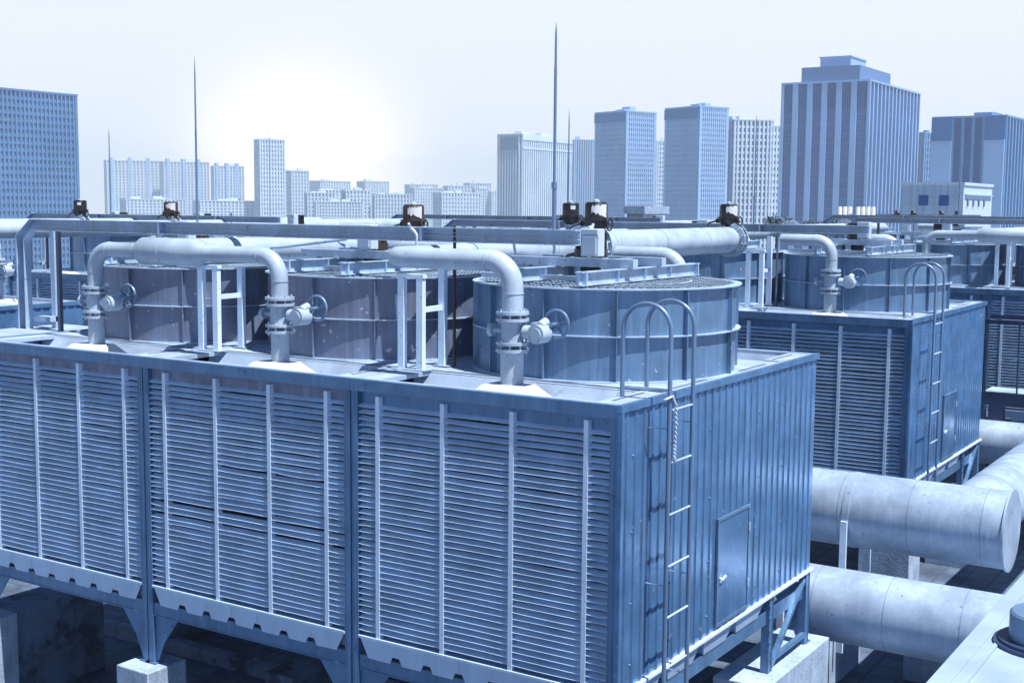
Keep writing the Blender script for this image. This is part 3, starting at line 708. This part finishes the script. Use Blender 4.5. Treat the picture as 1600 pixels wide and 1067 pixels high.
# ------------------------------------------------------------------ big lower pipes on the right
def big_pipe(name, x0, x1, y, z, r, label, straps, cap=True):
    t = Thing(name, label, 'pipe', ((x0+x1)/2, y, z-r), 'thick insulated pipes near the ground')
    t.part('pipe', MB().tube([(x0, y, z), (x1, y, z)], r, 64), m_pipe_big)
    x = x1-.30
    while x > x0+.1: t.part('cladding_seam', MB().tube([(x, y, z), (x+.006, y, z)], r+.003, 64), m_rod); x -= 1.05
    if cap:
        t.part('end_cap', MB().tube([(x1, y, z), (x1+.03, y, z)], r+.03, 64), m_pipe_big)
    for sx_ in straps:
        t.part('strap', MB().tube([(sx_-.05, y, z), (sx_+.05, y, z)], r+.012, 64), m_pipe_big)
        t.part('saddle_post', MB().box(sx_-.05, sx_+.05, y-r-.060, y-r-.015, GZ+.6, z-.06), m_white); t.part('saddle_post', MB().box(sx_-.05, sx_+.05, y+r+.015, y+r+.075, GZ+.6, z), m_white)
    return t
big_pipe('insulated_pipe', -14, 2.12, 8.2, -2.69, .575, 'upper thick pale pipe with a flat round end, right of the near tower', (-.15,))
big_pipe('insulated_pipe', -14, 8.5, 6.85, -3.82, .535, 'lower thick pale pipe disappearing behind the speckled ledge', (-.62, 2.6), cap=False)
t = Thing('insulated_branch', 'thick branch pipe running back from the upper thick pipe at the right edge', 'pipe', (1.9, 13, -3.3))
t.part('pipe', MB().tube([(1.5, 8.3, -2.69), (1.5, 21.0, -2.69)], .50, 56), m_pipe_big)
for q in range(10): t.part('cladding_seam', MB().tube([(1.5, 9.6+q*1.15, -2.69), (1.5, 9.607+q*1.15, -2.69)], .503, 56), m_rod)
big_pipe('insulated_pipe', -8, 9, 19.0, -3.3, .50, 'distant thick pipe under the walkway at the right edge', (0.6,), cap=False)
# concrete plinths
def block(x0, x1, y0, y1, ztop, label, material=None, name='concrete_plinth', cap=None, zb=GZ):
    o = single(name, MB().box(x0, x1, y0, y1, zb, ztop), material or m_conc, label, 'concrete block', ((x0+x1)/2, (y0+y1)/2, zb), 'concrete blocks under towers and pipes', bevel=.015)
    return o
block(-.55, .20, 3.72, 6.05, -4.05, 'large pale plinth under the braced legs of the nearest tower')
block(-7.22, -6.62, -.30, .36, -4.05, 'square plinth under the left double column of the front row')
block(-3.78, -3.16, -.30, .36, -4.05, 'plinth under the double column in the middle foreground')
block(-.3, .32, -.3, .36, -4.05, 'plinth under the near corner column')
block(-11.0, -10.12, -2.4, .33, -4.05, 'pale sunlit block end at the bottom left corner')
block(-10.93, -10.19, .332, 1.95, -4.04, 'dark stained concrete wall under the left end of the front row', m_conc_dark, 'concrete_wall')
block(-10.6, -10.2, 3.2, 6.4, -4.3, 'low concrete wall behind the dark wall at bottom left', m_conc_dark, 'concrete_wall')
for i, (x, w) in enumerate(((-CW, 'middle'), (-2*CW, 'left'), (-3*CW+.2, 'far left'))):
    block(x-.35, x+.35, 4.9, 6.0, -4.05, f'rear plinth under the {w} seam of the front row')
block(-.95, -.25, 7.4, 9.0, -4.55, 'pale block below the strap of the upper thick pipe', zb=GZ)
block(.55, 1.45, 8.6, 9.4, -4.2, 'pale block with a sunlit top between the two thick pipes')
block(1.75, 2.5, 7.3, 9.0, -4.45, 'rough pale block under the flat pipe end')
block(.45, 1.0, 5.65, 6.2, -4.72, 'small block with pipe foot below the lower thick pipe')
block(-1.13, -.2, 11.5, 12.2, -4.05, 'plinth under the near corner of the second row')
block(-1.0, -.2, 15.6, 17.6, -4.05, 'plinth under the rear legs of the second row')
block(-11.2, -10.3, 11.5, 12.2, -4.05, 'plinth under the left corner of the second row')
block(2.9, 3.5, 9.5, 12.6, -4.6, 'long low pale kerb block right of the flat pipe end')
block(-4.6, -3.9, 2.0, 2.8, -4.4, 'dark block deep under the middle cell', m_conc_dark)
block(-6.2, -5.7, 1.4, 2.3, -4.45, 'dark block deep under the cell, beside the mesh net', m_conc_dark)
single('drain_kerb', MB().box(-12, .5, 3.0, 3.18, GZ, GZ+.22), m_conc_dark, 'long dark kerb running under the front row', 'kerb', (-6, 3.1, GZ))
# dark mesh net lying beside the left plinth
nt_ = MB(); g = []
nx, ny = 26, 30
for i in range(nx+1):
    for j in range(ny+1):
        x = -6.6+i*.09; y = -.6+j*.075; g.append((x, y, GZ+.30+.28*math.sin(i*.22+.4)*math.cos(j*.12)+.04*math.sin(i*1.3+j*.7)+.018*((i+j) % 2)))
nt_.add(g, [(i*(ny+1)+j, (i+1)*(ny+1)+j, (i+1)*(ny+1)+j+1, i*(ny+1)+j+1) for i in range(nx) for j in range(ny)])
single('mesh_net', nt_, m_net, 'crumpled dark mesh net lying under the front row beside the plinth', 'net', (-5.5, .5, GZ), smooth=False)
# ledge of the neighbouring equipment house
t = Thing('equipment_housing', 'pale speckled flat roofed housing in the bottom right corner', 'equipment housing', (7.0, -2.5, GZ))
t.part('wall', MB().box(3.96, 9.9, -8.9, 2.9, GZ, -1.05), m_ledge, smooth=False)
t.part('roof_sheet', MB().box(3.90, 10, -9, 3, -1.048, -1.0), m_ledge, smooth=False, bevel=.006)
t.part('edge_ridge', MB().box(4.10, 4.13, -8.8, 2.8, -.999, -.985).box(4.02, 4.035, -8.8, 2.8, -.999, -.993), m_ledge, smooth=False)
t2 = Thing('roof_vent', 'round flat capped vent on the speckled ledge', 'vent', (4.42, -2.03, -.998))
t2.part('base_ring', MB().cyl((4.42, -2.03, -.998), (4.42, -2.03, -.975), .36, 40).cyl((4.42, -2.03, -.974), (4.42, -2.03, -.955), .33, 40), m_walk)
t2.part('cap', MB().tube([(4.42, -2.03, -.954), (4.42, -2.03, -.78), (4.42, -2.03, -.765)], [.26, .26, .245], 40), m_rod)
# conduits lying on the roof between the towers
for lab, pts, rr in (('thin grey conduit on the roof under the thick pipes', [(.9, 3.2, GZ+.06), (.9, 6.2, GZ+.06), (3.6, 6.2, GZ+.06)], .035),
                     ('dark hose snaking on the roof beside the braced plinth', [(.5, 2.6, GZ+.03), (1.2, 3.8, GZ+.03), (.8, 5.2, GZ+.03), (1.6, 5.9, GZ+.03), (3.0, 5.4, GZ+.03)], .03)):
    single('conduit', MB().tube(fillet(pts, .25, 6), rr, 10), m_galv if 'grey' in lab else m_cable, lab, 'conduit', pts[0])
# walkway behind the second row
t = Thing('walkway', 'dark steel walkway with railing right of the second row end wall', 'walkway', (3, 19.8, GZ))
t.part('deck_plate', MB().box(-.85, 9, 19.6, 20.5, -2.30, -2.22), m_galv)
t.part('edge_beam', MB().box(-.85, 9, 19.45, 19.599, -2.52, -2.22), m_walk)
for x in (-.55, .75, 3.2, 6): t.part('leg', MB().box(x-.16, x+.16, 19.5, 19.8, GZ, -2.521), m_walk)
t.part('handrail', MB().box(-.95, 9, 19.47, 19.53, -.64, -.54).box(-.95, 9, 20.4, 20.46, -.60, -.50), m_walk)
for i in range(14):
    x = -.80+i*.70; t.part('baluster', MB().cyl((x, 19.5, -2.22), (x, 19.5, -.64), .022, 8), m_walk)
# white cylindrical tanks in a row
for k in range(7):
    u = (k+(.6 if k > 2 else 0))/6.6
    v = Vector((-20.5+u*1.75, 67.45+u*1.15, 0)); m_ = MB().tube([v+Vector((0, 0, GZ)), v+Vector((0, 0, 2.02)), v+Vector((0, 0, 2.06))], [.135, .135, .11], 18)
    w = ('leftmost', 'second', 'third', 'fourth', 'fifth', 'sixth', 'rightmost')[k]
    single('vent_stack', m_, m_sticker, f'{w} of seven short white vent stacks at the foot of the glass tower', 'vent stack', (v.x, v.y, GZ), 'white vent stacks in a row')

# ------------------------------------------------------------------ city buildings
def bmat(name, c, rough=.5, metal=0, var=.08, spec=.5): return mat(name, c, rough, metal, var, vscale=.08, spec=spec)
g_pale = bmat('pale glass with painted haze', (.34, .42, .52), .4)  # distance haze painted into the window colour of far blocks
g_blue = bmat('blue glass', (.035, .17, .42), .4, spec=.2); g_dark = bmat('dark navy glass', (.03, .12, .33), .5, spec=.1); g_mid = bmat('grey blue glass', (.10, .20, .32), .3)
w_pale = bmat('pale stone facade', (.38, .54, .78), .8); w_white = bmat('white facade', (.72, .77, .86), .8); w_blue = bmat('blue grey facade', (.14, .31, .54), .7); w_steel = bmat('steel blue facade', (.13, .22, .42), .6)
def building(name, label, cx, cy, ztop, yawd, LR, LL, wall, glass, fh=3.3, nR=10, nL=6, pier=(.45, .45), span=.5, crown=0, crownmat=None, zlow=-30, topdark=0, proud=.35, spanR=None, solidL=False, extra=None):
    cap = 60
    t = Thing(name, label, 'building', (cx, cy, -60), 'city buildings on the skyline')
    t.o.rotation_euler.z = R(yawd); zb = -60
    def P(mb): return mb
    def part(nm_, mb, material, parent=None):
        mb.v = [(x, y, z-zb) for x, y, z in mb.v]
        o = mb.build(nm_, material, None, (0, 0, 0), smooth=False); o.parent = parent or t.o; return o
    # local frame: right wall along +x (length LR, outward -y), left wall along +y (length LL, outward -x)
    w = MB(); i0 = .6
    def face(axis, Lx, n, pw, sp):
        H0, H1 = zlow, ztop-crown
        for k in range(n+1):
            c = Lx*k/n; a = max(0, c-pw*Lx/n/2); b = min(Lx, c+pw*Lx/n/2)
            if k == 0: b = max(b, .9)
            if k == n: a = min(a, Lx-.9)
            if axis == 'x': w.box(a, b, -proud, i0, H0, H1)
            else: w.box(-proud, i0, a, b, H0, H1) if k else None
        if sp > 0:
            z = H1
            while z > H0+fh:
                if axis == 'x': w.box(.01, Lx-.01, 0, i0, z-fh*sp, z-.01)
                else: w.box(0, i0, .01, Lx-.01, z-fh*sp, z-.01)
                z -= fh
    face('x', LR, nR, pier[0], span if spanR is None else spanR)
    if not solidL: face('y', LL, nL, pier[1], span)
    else: w.box(-proud, i0, .0, LL, zlow, ztop-crown)
    w.box(-proud*1.0, LR, -proud, LL, zb, zlow)
    wo = part('wall', w, wall)
    z = ztop-crown; k = 0; 
    nst = int((z-zlow)/fh); step = max(1, math.ceil(nst/cap))
    while z > zlow+.5:
        zz = max(zlow, z-fh*step); part('window_band', MB().box(i0*.5, LR-.3, i0*.5, LL-.3, zz+.02, z-.02), (g_dark if k*step < topdark else glass)); z = zz; k += 1
    rf = MB().box(.05, LR-.05, .05, LL-.05, ztop-crown, ztop-.4 if not crown else ztop-.3)
    ro = part('roof', rf, wall)
    if crown:
        cm = MB().box(-proud, LR, -proud, LL, ztop-crown+.01, ztop); part('crown', cm, crownmat or wall)
    else:
        cm = MB()
        for a in ((-proud-.1, LR+.1, -proud-.1, -.0), (-proud-.1, 0, 0, LL), (LR-.3, LR+.1, 0, LL), (0, LR, LL-.3, LL)): cm.box(*a, ztop-.6, ztop)
        part('parapet', cm, wall)
        rq = random.Random(int(cx)); 
        for q in range(3 if LR > 15 else 1):
            a = rq.uniform(.1, .6)*LR; b_ = rq.uniform(.2, .5)*LL; part('roof_plant', MB().box(a, a+LR*.14+1, b_, b_+LL*.2+1, ztop-.4, ztop+rq.uniform(.8, 2.4)), wall)
    return t, part
def place(name, label, c, z, yawd, LR, LL, **k): return building(name, label, c[0], c[1], z, yawd, LR, LL, **k)
m_officeL = bmat('slate office facade', (.10, .22, .42), .6)
# big dark office slab at far left: its long face looks towards us
b, part = place('office_tower', 'big slate blue office slab at the far left, rows of small bright panes', (-328.1, 161.3), 35.1, 90, 95, 30, wall=m_officeL, glass=g_mid, fh=2.2, nR=64, nL=12, pier=(.4, .4), span=.42, proud=.25)
b, part = place('office_tower', 'tallest blue glass tower with stepped roof and white fins, right of centre', (-127.3, 410.6), 43.9, 90, 59.2, 30.1, wall=w_pale, glass=g_blue, fh=3.1, nR=14, nL=6, pier=(.24, .38), span=.0, topdark=3, proud=.35, spanR=0.0)
sp_ = MB()
for k in range(16):
    z = 43.9-11-k*3.1
    if z > -9: sp_.box(.2, .5, .9, 29.5, z-.35, z)
part('spandrel', sp_, w_steel)
for k in range(6):
    for q in (.36, .5, .64): part('glazing_bar', MB().box(.1, .5, 30.1*(k+q)/6-.07, 30.1*(k+q)/6+.07, -9, 43.2), w_steel)
for k in range(14): part('glazing_bar', MB().box(59.2*(k+.5)/14-.1, 59.2*(k+.5)/14+.1, .1, .5, -9, 43.2), w_blue)
part('penthouse', MB().box(2, 36, 4, 24, 43.5, 48.9), w_steel); part('cooling_crown', MB().box(6, 22, 8.5, 19, 49.2, 52.2).box(5.7, 22.4, 8.2, 19.4, 52.2, 52.6), w_pale)
b, part = place('office_tower', 'dark topped glass tower at the right edge behind the white building', (-80, 391.4), 29.8, 88, 60, 21.6, wall=w_blue, glass=g_dark, fh=3.1, nR=16, nL=7, pier=(.3, .3), span=0, crown=0, topdark=0, proud=.35)
part('stone_panel', MB().box(-.75, .1, 0, 5.8, -30, 22.5).box(-.75, .1, 15.5, 21.6, -30, 22.5), w_pale); part('glass_crown', MB().box(-.80, .1, 0, 5.8, 22.6, 29.5).box(-.80, .1, 15.5, 21.6, 22.6, 29.5), g_blue)
b, part = place('office_tower', 'left of the two white gridded towers with dark top band', (-279, 528.5), 46.5, 71, 19.6, 21.6, wall=w_pale, glass=g_blue, fh=2.35, nR=15, nL=17, pier=(.5, .5), span=.5, proud=.25)
part('dark_band', MB().box(-.6, -.26, .0, 21.6, 41.2, 45.6), g_blue)
b, part = place('office_tower', 'right of the two white gridded towers with dark top band', (-233.2, 510.1), 45.9, 68.5, 17.6, 22.1, wall=w_pale, glass=g_blue, fh=2.2, nR=14, nL=18, pier=(.5, .5), span=.5, proud=.25)
part('dark_band', MB().box(-.6, -.26, .0, 22.1, 40.6, 45.0), g_blue)
b, part = place('office_tower', 'pale tower with thin vertical stripes behind the tallest rod', (-427.6, 672), 46.4, 89.8, 61.2, 18.1, wall=w_white, glass=g_mid, fh=3.3, nR=24, nL=9, pier=(.55, .5), span=0, proud=.6)
part('top_panel', MB().box(-.9, -.61, 3.2, 15.5, 36.5, 44.5), g_mid); part('frieze', MB().box(0, 61, -.9, -.61, 37, 38).box(0, 61, -.9, -.61, 42.5, 46), w_white)
place('office_tower', 'narrow grey striped tower between the striped and gridded towers', (-450.9, 776.9), 48.2, 40.2, 14.6, 10.1, wall=w_pale, glass=g_mid, fh=3.3, nR=9, nL=5, pier=(.5, .5), span=0, proud=.4)
place('apartment_tower', 'pale sliver of a tower between the two gridded towers', (-402.2, 808.1), 47.8, 41, 7.5, 7.1, wall=w_white, glass=g_mid, fh=3.2, nR=4, nL=4, span=.5)
b, part = place('apartment_tower', 'white balconied tower left of the tallest glass tower', (-236.4, 555.5), 42.9, 45, 19, 22, wall=w_white, glass=g_mid, fh=3.0, nR=9, nL=9, pier=(.42, .5), span=.35, proud=.5)
part('side_slab', MB().box(-.9, -.51, 3, 22, -30, 38), w_blue)
place('apartment_tower', 'thin pale tower edge touching the tallest glass tower', (-237.1, 602.8), 42.7, 58, 8, 4, wall=w_white, glass=g_mid, fh=3.2, nR=4, nL=3, span=.5)
place('apartment_tower', 'slim blue grey block between the two glass towers', (-161.4, 603), 37.5, 75, 13.1, 4, wall=w_blue, glass=g_blue, fh=3.0, nR=6, nL=3, span=.4)
for lab, c, z, yw, lr, ll, nr, nl, fh in (
    ('leftmost tall pale apartment slab', (-1050.4, 868.9), 44.2, 58, 54.2, 13.6, 15, 3, 3.0),
    ('second tall pale apartment slab from the left', (-1001.9, 900), 43.4, 62, 47.1, 12.6, 14, 3, 3.0),
    ('third tall pale apartment slab, left of the bright tower', (-921.5, 891.2), 37.9, 57, 29.6, 12.6, 10, 3, 3.0)):
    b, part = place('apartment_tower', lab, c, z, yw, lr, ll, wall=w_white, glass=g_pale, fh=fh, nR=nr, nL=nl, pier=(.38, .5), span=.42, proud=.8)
    lf = MB()
    for q in range(3): lf.box(lr*(q+.3)/3-1.4, lr*(q+.3)/3+1.4, -1.5, 6, -30, z+2.6)
    part('stair_shaft', lf, w_pale)
for lab, c, z, yw, lr, ll, nr, nl in (
    ('low white apartment row in front of the left slabs', (-720, 610), 4.4, 57, 42, 30, 16, 8),
    ('low white apartment row left of the bright patch', (-668, 631), 3.6, 56, 40, 30, 15, 8),
    ('low wide white block right of the bright patch', (-600, 675), 3.7, 43, 33, 35, 16, 16)):
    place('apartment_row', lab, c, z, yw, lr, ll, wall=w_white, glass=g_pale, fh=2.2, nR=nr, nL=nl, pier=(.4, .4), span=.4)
for lab, c, z, yw, lr, ll, nr, nl in (
    ('tall bright tower at the left of the glowing sky', (-634, 655), 46.6, 62, 18.6, 11, 9, 6),
    ('faint block filling the row under the glow, at its left', (-800, 905), 15, 60, 30, 16, 9, 5),
    ('low faint block in the middle of the row under the glow', (-673.6, 748.4), 10.5, 50, 22, 14, 8, 6),
    ('stepped faint block right of the glow centre', (-657, 775), 13.0, 55, 20, 12, 7, 5),
    ('low long faint block before the brown actuator', (-640.1, 790), 10, 42, 30, 26, 12, 10),
    ('ribbed faint slab behind the peeling actuator', (-790, 1040), 19, 58, 34, 14, 12, 5),
    ('second ribbed faint slab right of the peeling actuator', (-770, 1110), 25, 55, 24, 18, 9, 6),
    ('low faint block at the foot of the striped tower', (-585.7, 805.1), 11.5, 60, 34, 16, 13, 6),
    ('pale slab just right of the tall bright tower', (-850, 905), 33, 62, 18, 14, 6, 5),
    ('pale tower right of the tall bright tower', (-753.8, 817.9), 30, 60, 16, 12, 6, 4),
    ('pale block under the glow, second from its left', (-934.4, 1060.8), 27, 80, 43, 21, 12, 6),
    ('small pale tower right of the glow', (-957.7, 1165.8), 28.7, 70, 33, 18, 9, 5),
    ('faint stepped tower left of the brown actuator', (-860, 1110), 12, 55, 40, 30, 12, 8),
    ('faint pale tower behind the brown actuator', (-913.5, 1193.8), 25.4, 48, 34, 30, 10, 9),
    ('wide faint block right of the brown actuator', (-758.2, 1054.1), 21.4, 43, 26, 40, 8, 12),
    ('faint ribbed block left of the striped tower', (-735.1, 1068.6), 19, 55, 18, 13, 7, 4),
    ('small faint block touching the striped tower', (-720.8, 1077.4), 16, 60, 14, 9, 5, 3)):
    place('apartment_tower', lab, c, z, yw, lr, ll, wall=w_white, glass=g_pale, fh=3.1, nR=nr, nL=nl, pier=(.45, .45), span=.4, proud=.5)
# white low building with two windows, tiled
m_tile = tile_mat('white square facade panels', (.66, .71, .80), (.62, .68, .78), 1.0, .6, .02, .04, .1)
def lowrise():
    t = Thing('tiled_building', 'white tiled building with two dark square windows at the right', 'building', (-21.6, 102.9, GZ), 'city buildings on the skyline')
    x, y = -21.6, 102.9
    w = MB().box(x-5.2, x, y, y+10.6, GZ, 4.0).box(x-5.3, x+.1, y-.1, y+10.7, 4.0, 4.25)
    # panel joints
    j = MB()
    for k in range(1, 8): j.box(x-5.2+k*.65-.015, x-5.2+k*.65+.015, y-.02, y-.0, -3, 3.98)
    for k in range(12): j.box(x-5.2, x, y-.016, y-.0, 3.42-k*.5, 3.44-k*.5)
    wo = t.part('wall', w, m_tile, smooth=False); t.part('panel_joint', j, w_pale, wo)
    for xx in (-3.77, -2.03):
        f = t.part('window', MB().box(x+xx, x+xx+.80, y-.06, y-.021, 2.25, 3.15), g_dark)
    for k in range(4):
        v = MB().box(x-.0, x+.12, y+1.2+k*2.0, y+1.5+k*2.0, 2.2, 2.8)
        t.part('vent_slot', v, g_mid)
    t.part('side_band', MB().box(x, x+.2, y+.4, y+10.2, 3.15, 3.25), w_pale)
lowrise()
t = Thing('stair_hut', 'small pale flat roofed hut behind the second row beam', 'roof hut', (-21, 44, GZ))
t.part('wall', MB().box(-22.35, -21.5, 42.6, 44.9, GZ, 1.62), m_tile, smooth=False); t.part('roof', MB().box(-22.45, -21.35, 42.45, 45.05, 1.621, 1.98), m_deck, smooth=False)
# hill
hl = MB(); pts = []
n = 40
for i in range(n+1):
    for j in range(9):
        u = i/n; x = -1390+u*260; y = 1010+u*200; h = -55+58*math.sin(PI*min(1, max(0, u)))*math.sin(PI*j/8)+1.5*math.sin(i*2.1+j)
        pts.append((x+j*10, y+j*14, h))
hl.add(pts, [(i*9+j, (i+1)*9+j, (i+1)*9+j+1, i*9+j+1) for i in range(n) for j in range(8)])
structure('hill', hl, m_leaf)
# bushes at the foot of the glass tower
def bush(x, y, z, s, label, seed):
    rnd = random.Random(seed); t = Thing('tree', label, 'tree', (x, y, GZ), 'small trees at the foot of the glass tower')
    t.part('trunk', MB().tube([(x, y, GZ), (x, y, z-.3*s)], [.12, .05], 8).bar((x, y, z-.9*s), (x+.4*s, y, z-.1*s), .05, .05), m_bark)
    c = MB()
    for k in range(420):
        a = rnd.random()*2*PI; e = rnd.uniform(-.4, 1); rr = s*rnd.uniform(.45, 1)*(1+.25*math.sin(a*3+seed))
        p = Vector((x+rr*math.cos(a)*math.cos(e), y+rr*math.sin(a)*math.cos(e), z+rr*.7*math.sin(e)))
        d = Vector((rnd.uniform(-1, 1), rnd.uniform(-1, 1), rnd.uniform(-1, 1))).normalized()*.13*s; q = d.orthogonal().normalized()*.08*s
        c.add([p-d, p+q, p+d, p-q], [(0, 1, 2, 3)])
    t.part('crown', c, m_leaf, smooth=False)
bush(-21.9, 60.5, .9, .9, 'small dark tree just left of the tallest glass tower base', 1)
bush(-20.2, 61.6, .85, .6, 'tiny dark tree in front of the tallest glass tower', 2)
bush(-18.6, 62.6, 1.05, .75, 'small dark tree below the white vent stacks', 3)

# ------------------------------------------------------------------ haze
hz = MB().box(-1300, 300, -60, 1450, -61, 57).build('haze', bpy.data.materials.new('haze'), None, (0, 0, 0), smooth=False)
hz['kind'] = 'stuff'; hz.display_type = 'WIRE'
hm = hz.data.materials[0]; hm.use_nodes = True; hm.node_tree.nodes.clear()
o_ = hm.node_tree.nodes.new('ShaderNodeOutputMaterial'); pv = hm.node_tree.nodes.new('ShaderNodeVolumePrincipled')
pv.inputs['Color'].default_value = (.72, .88, 1.0, 1); pv.inputs['Density'].default_value = .00045; pv.inputs['Anisotropy'].default_value = 0
hm.node_tree.links.new(pv.outputs[0], o_.inputs['Volume'])
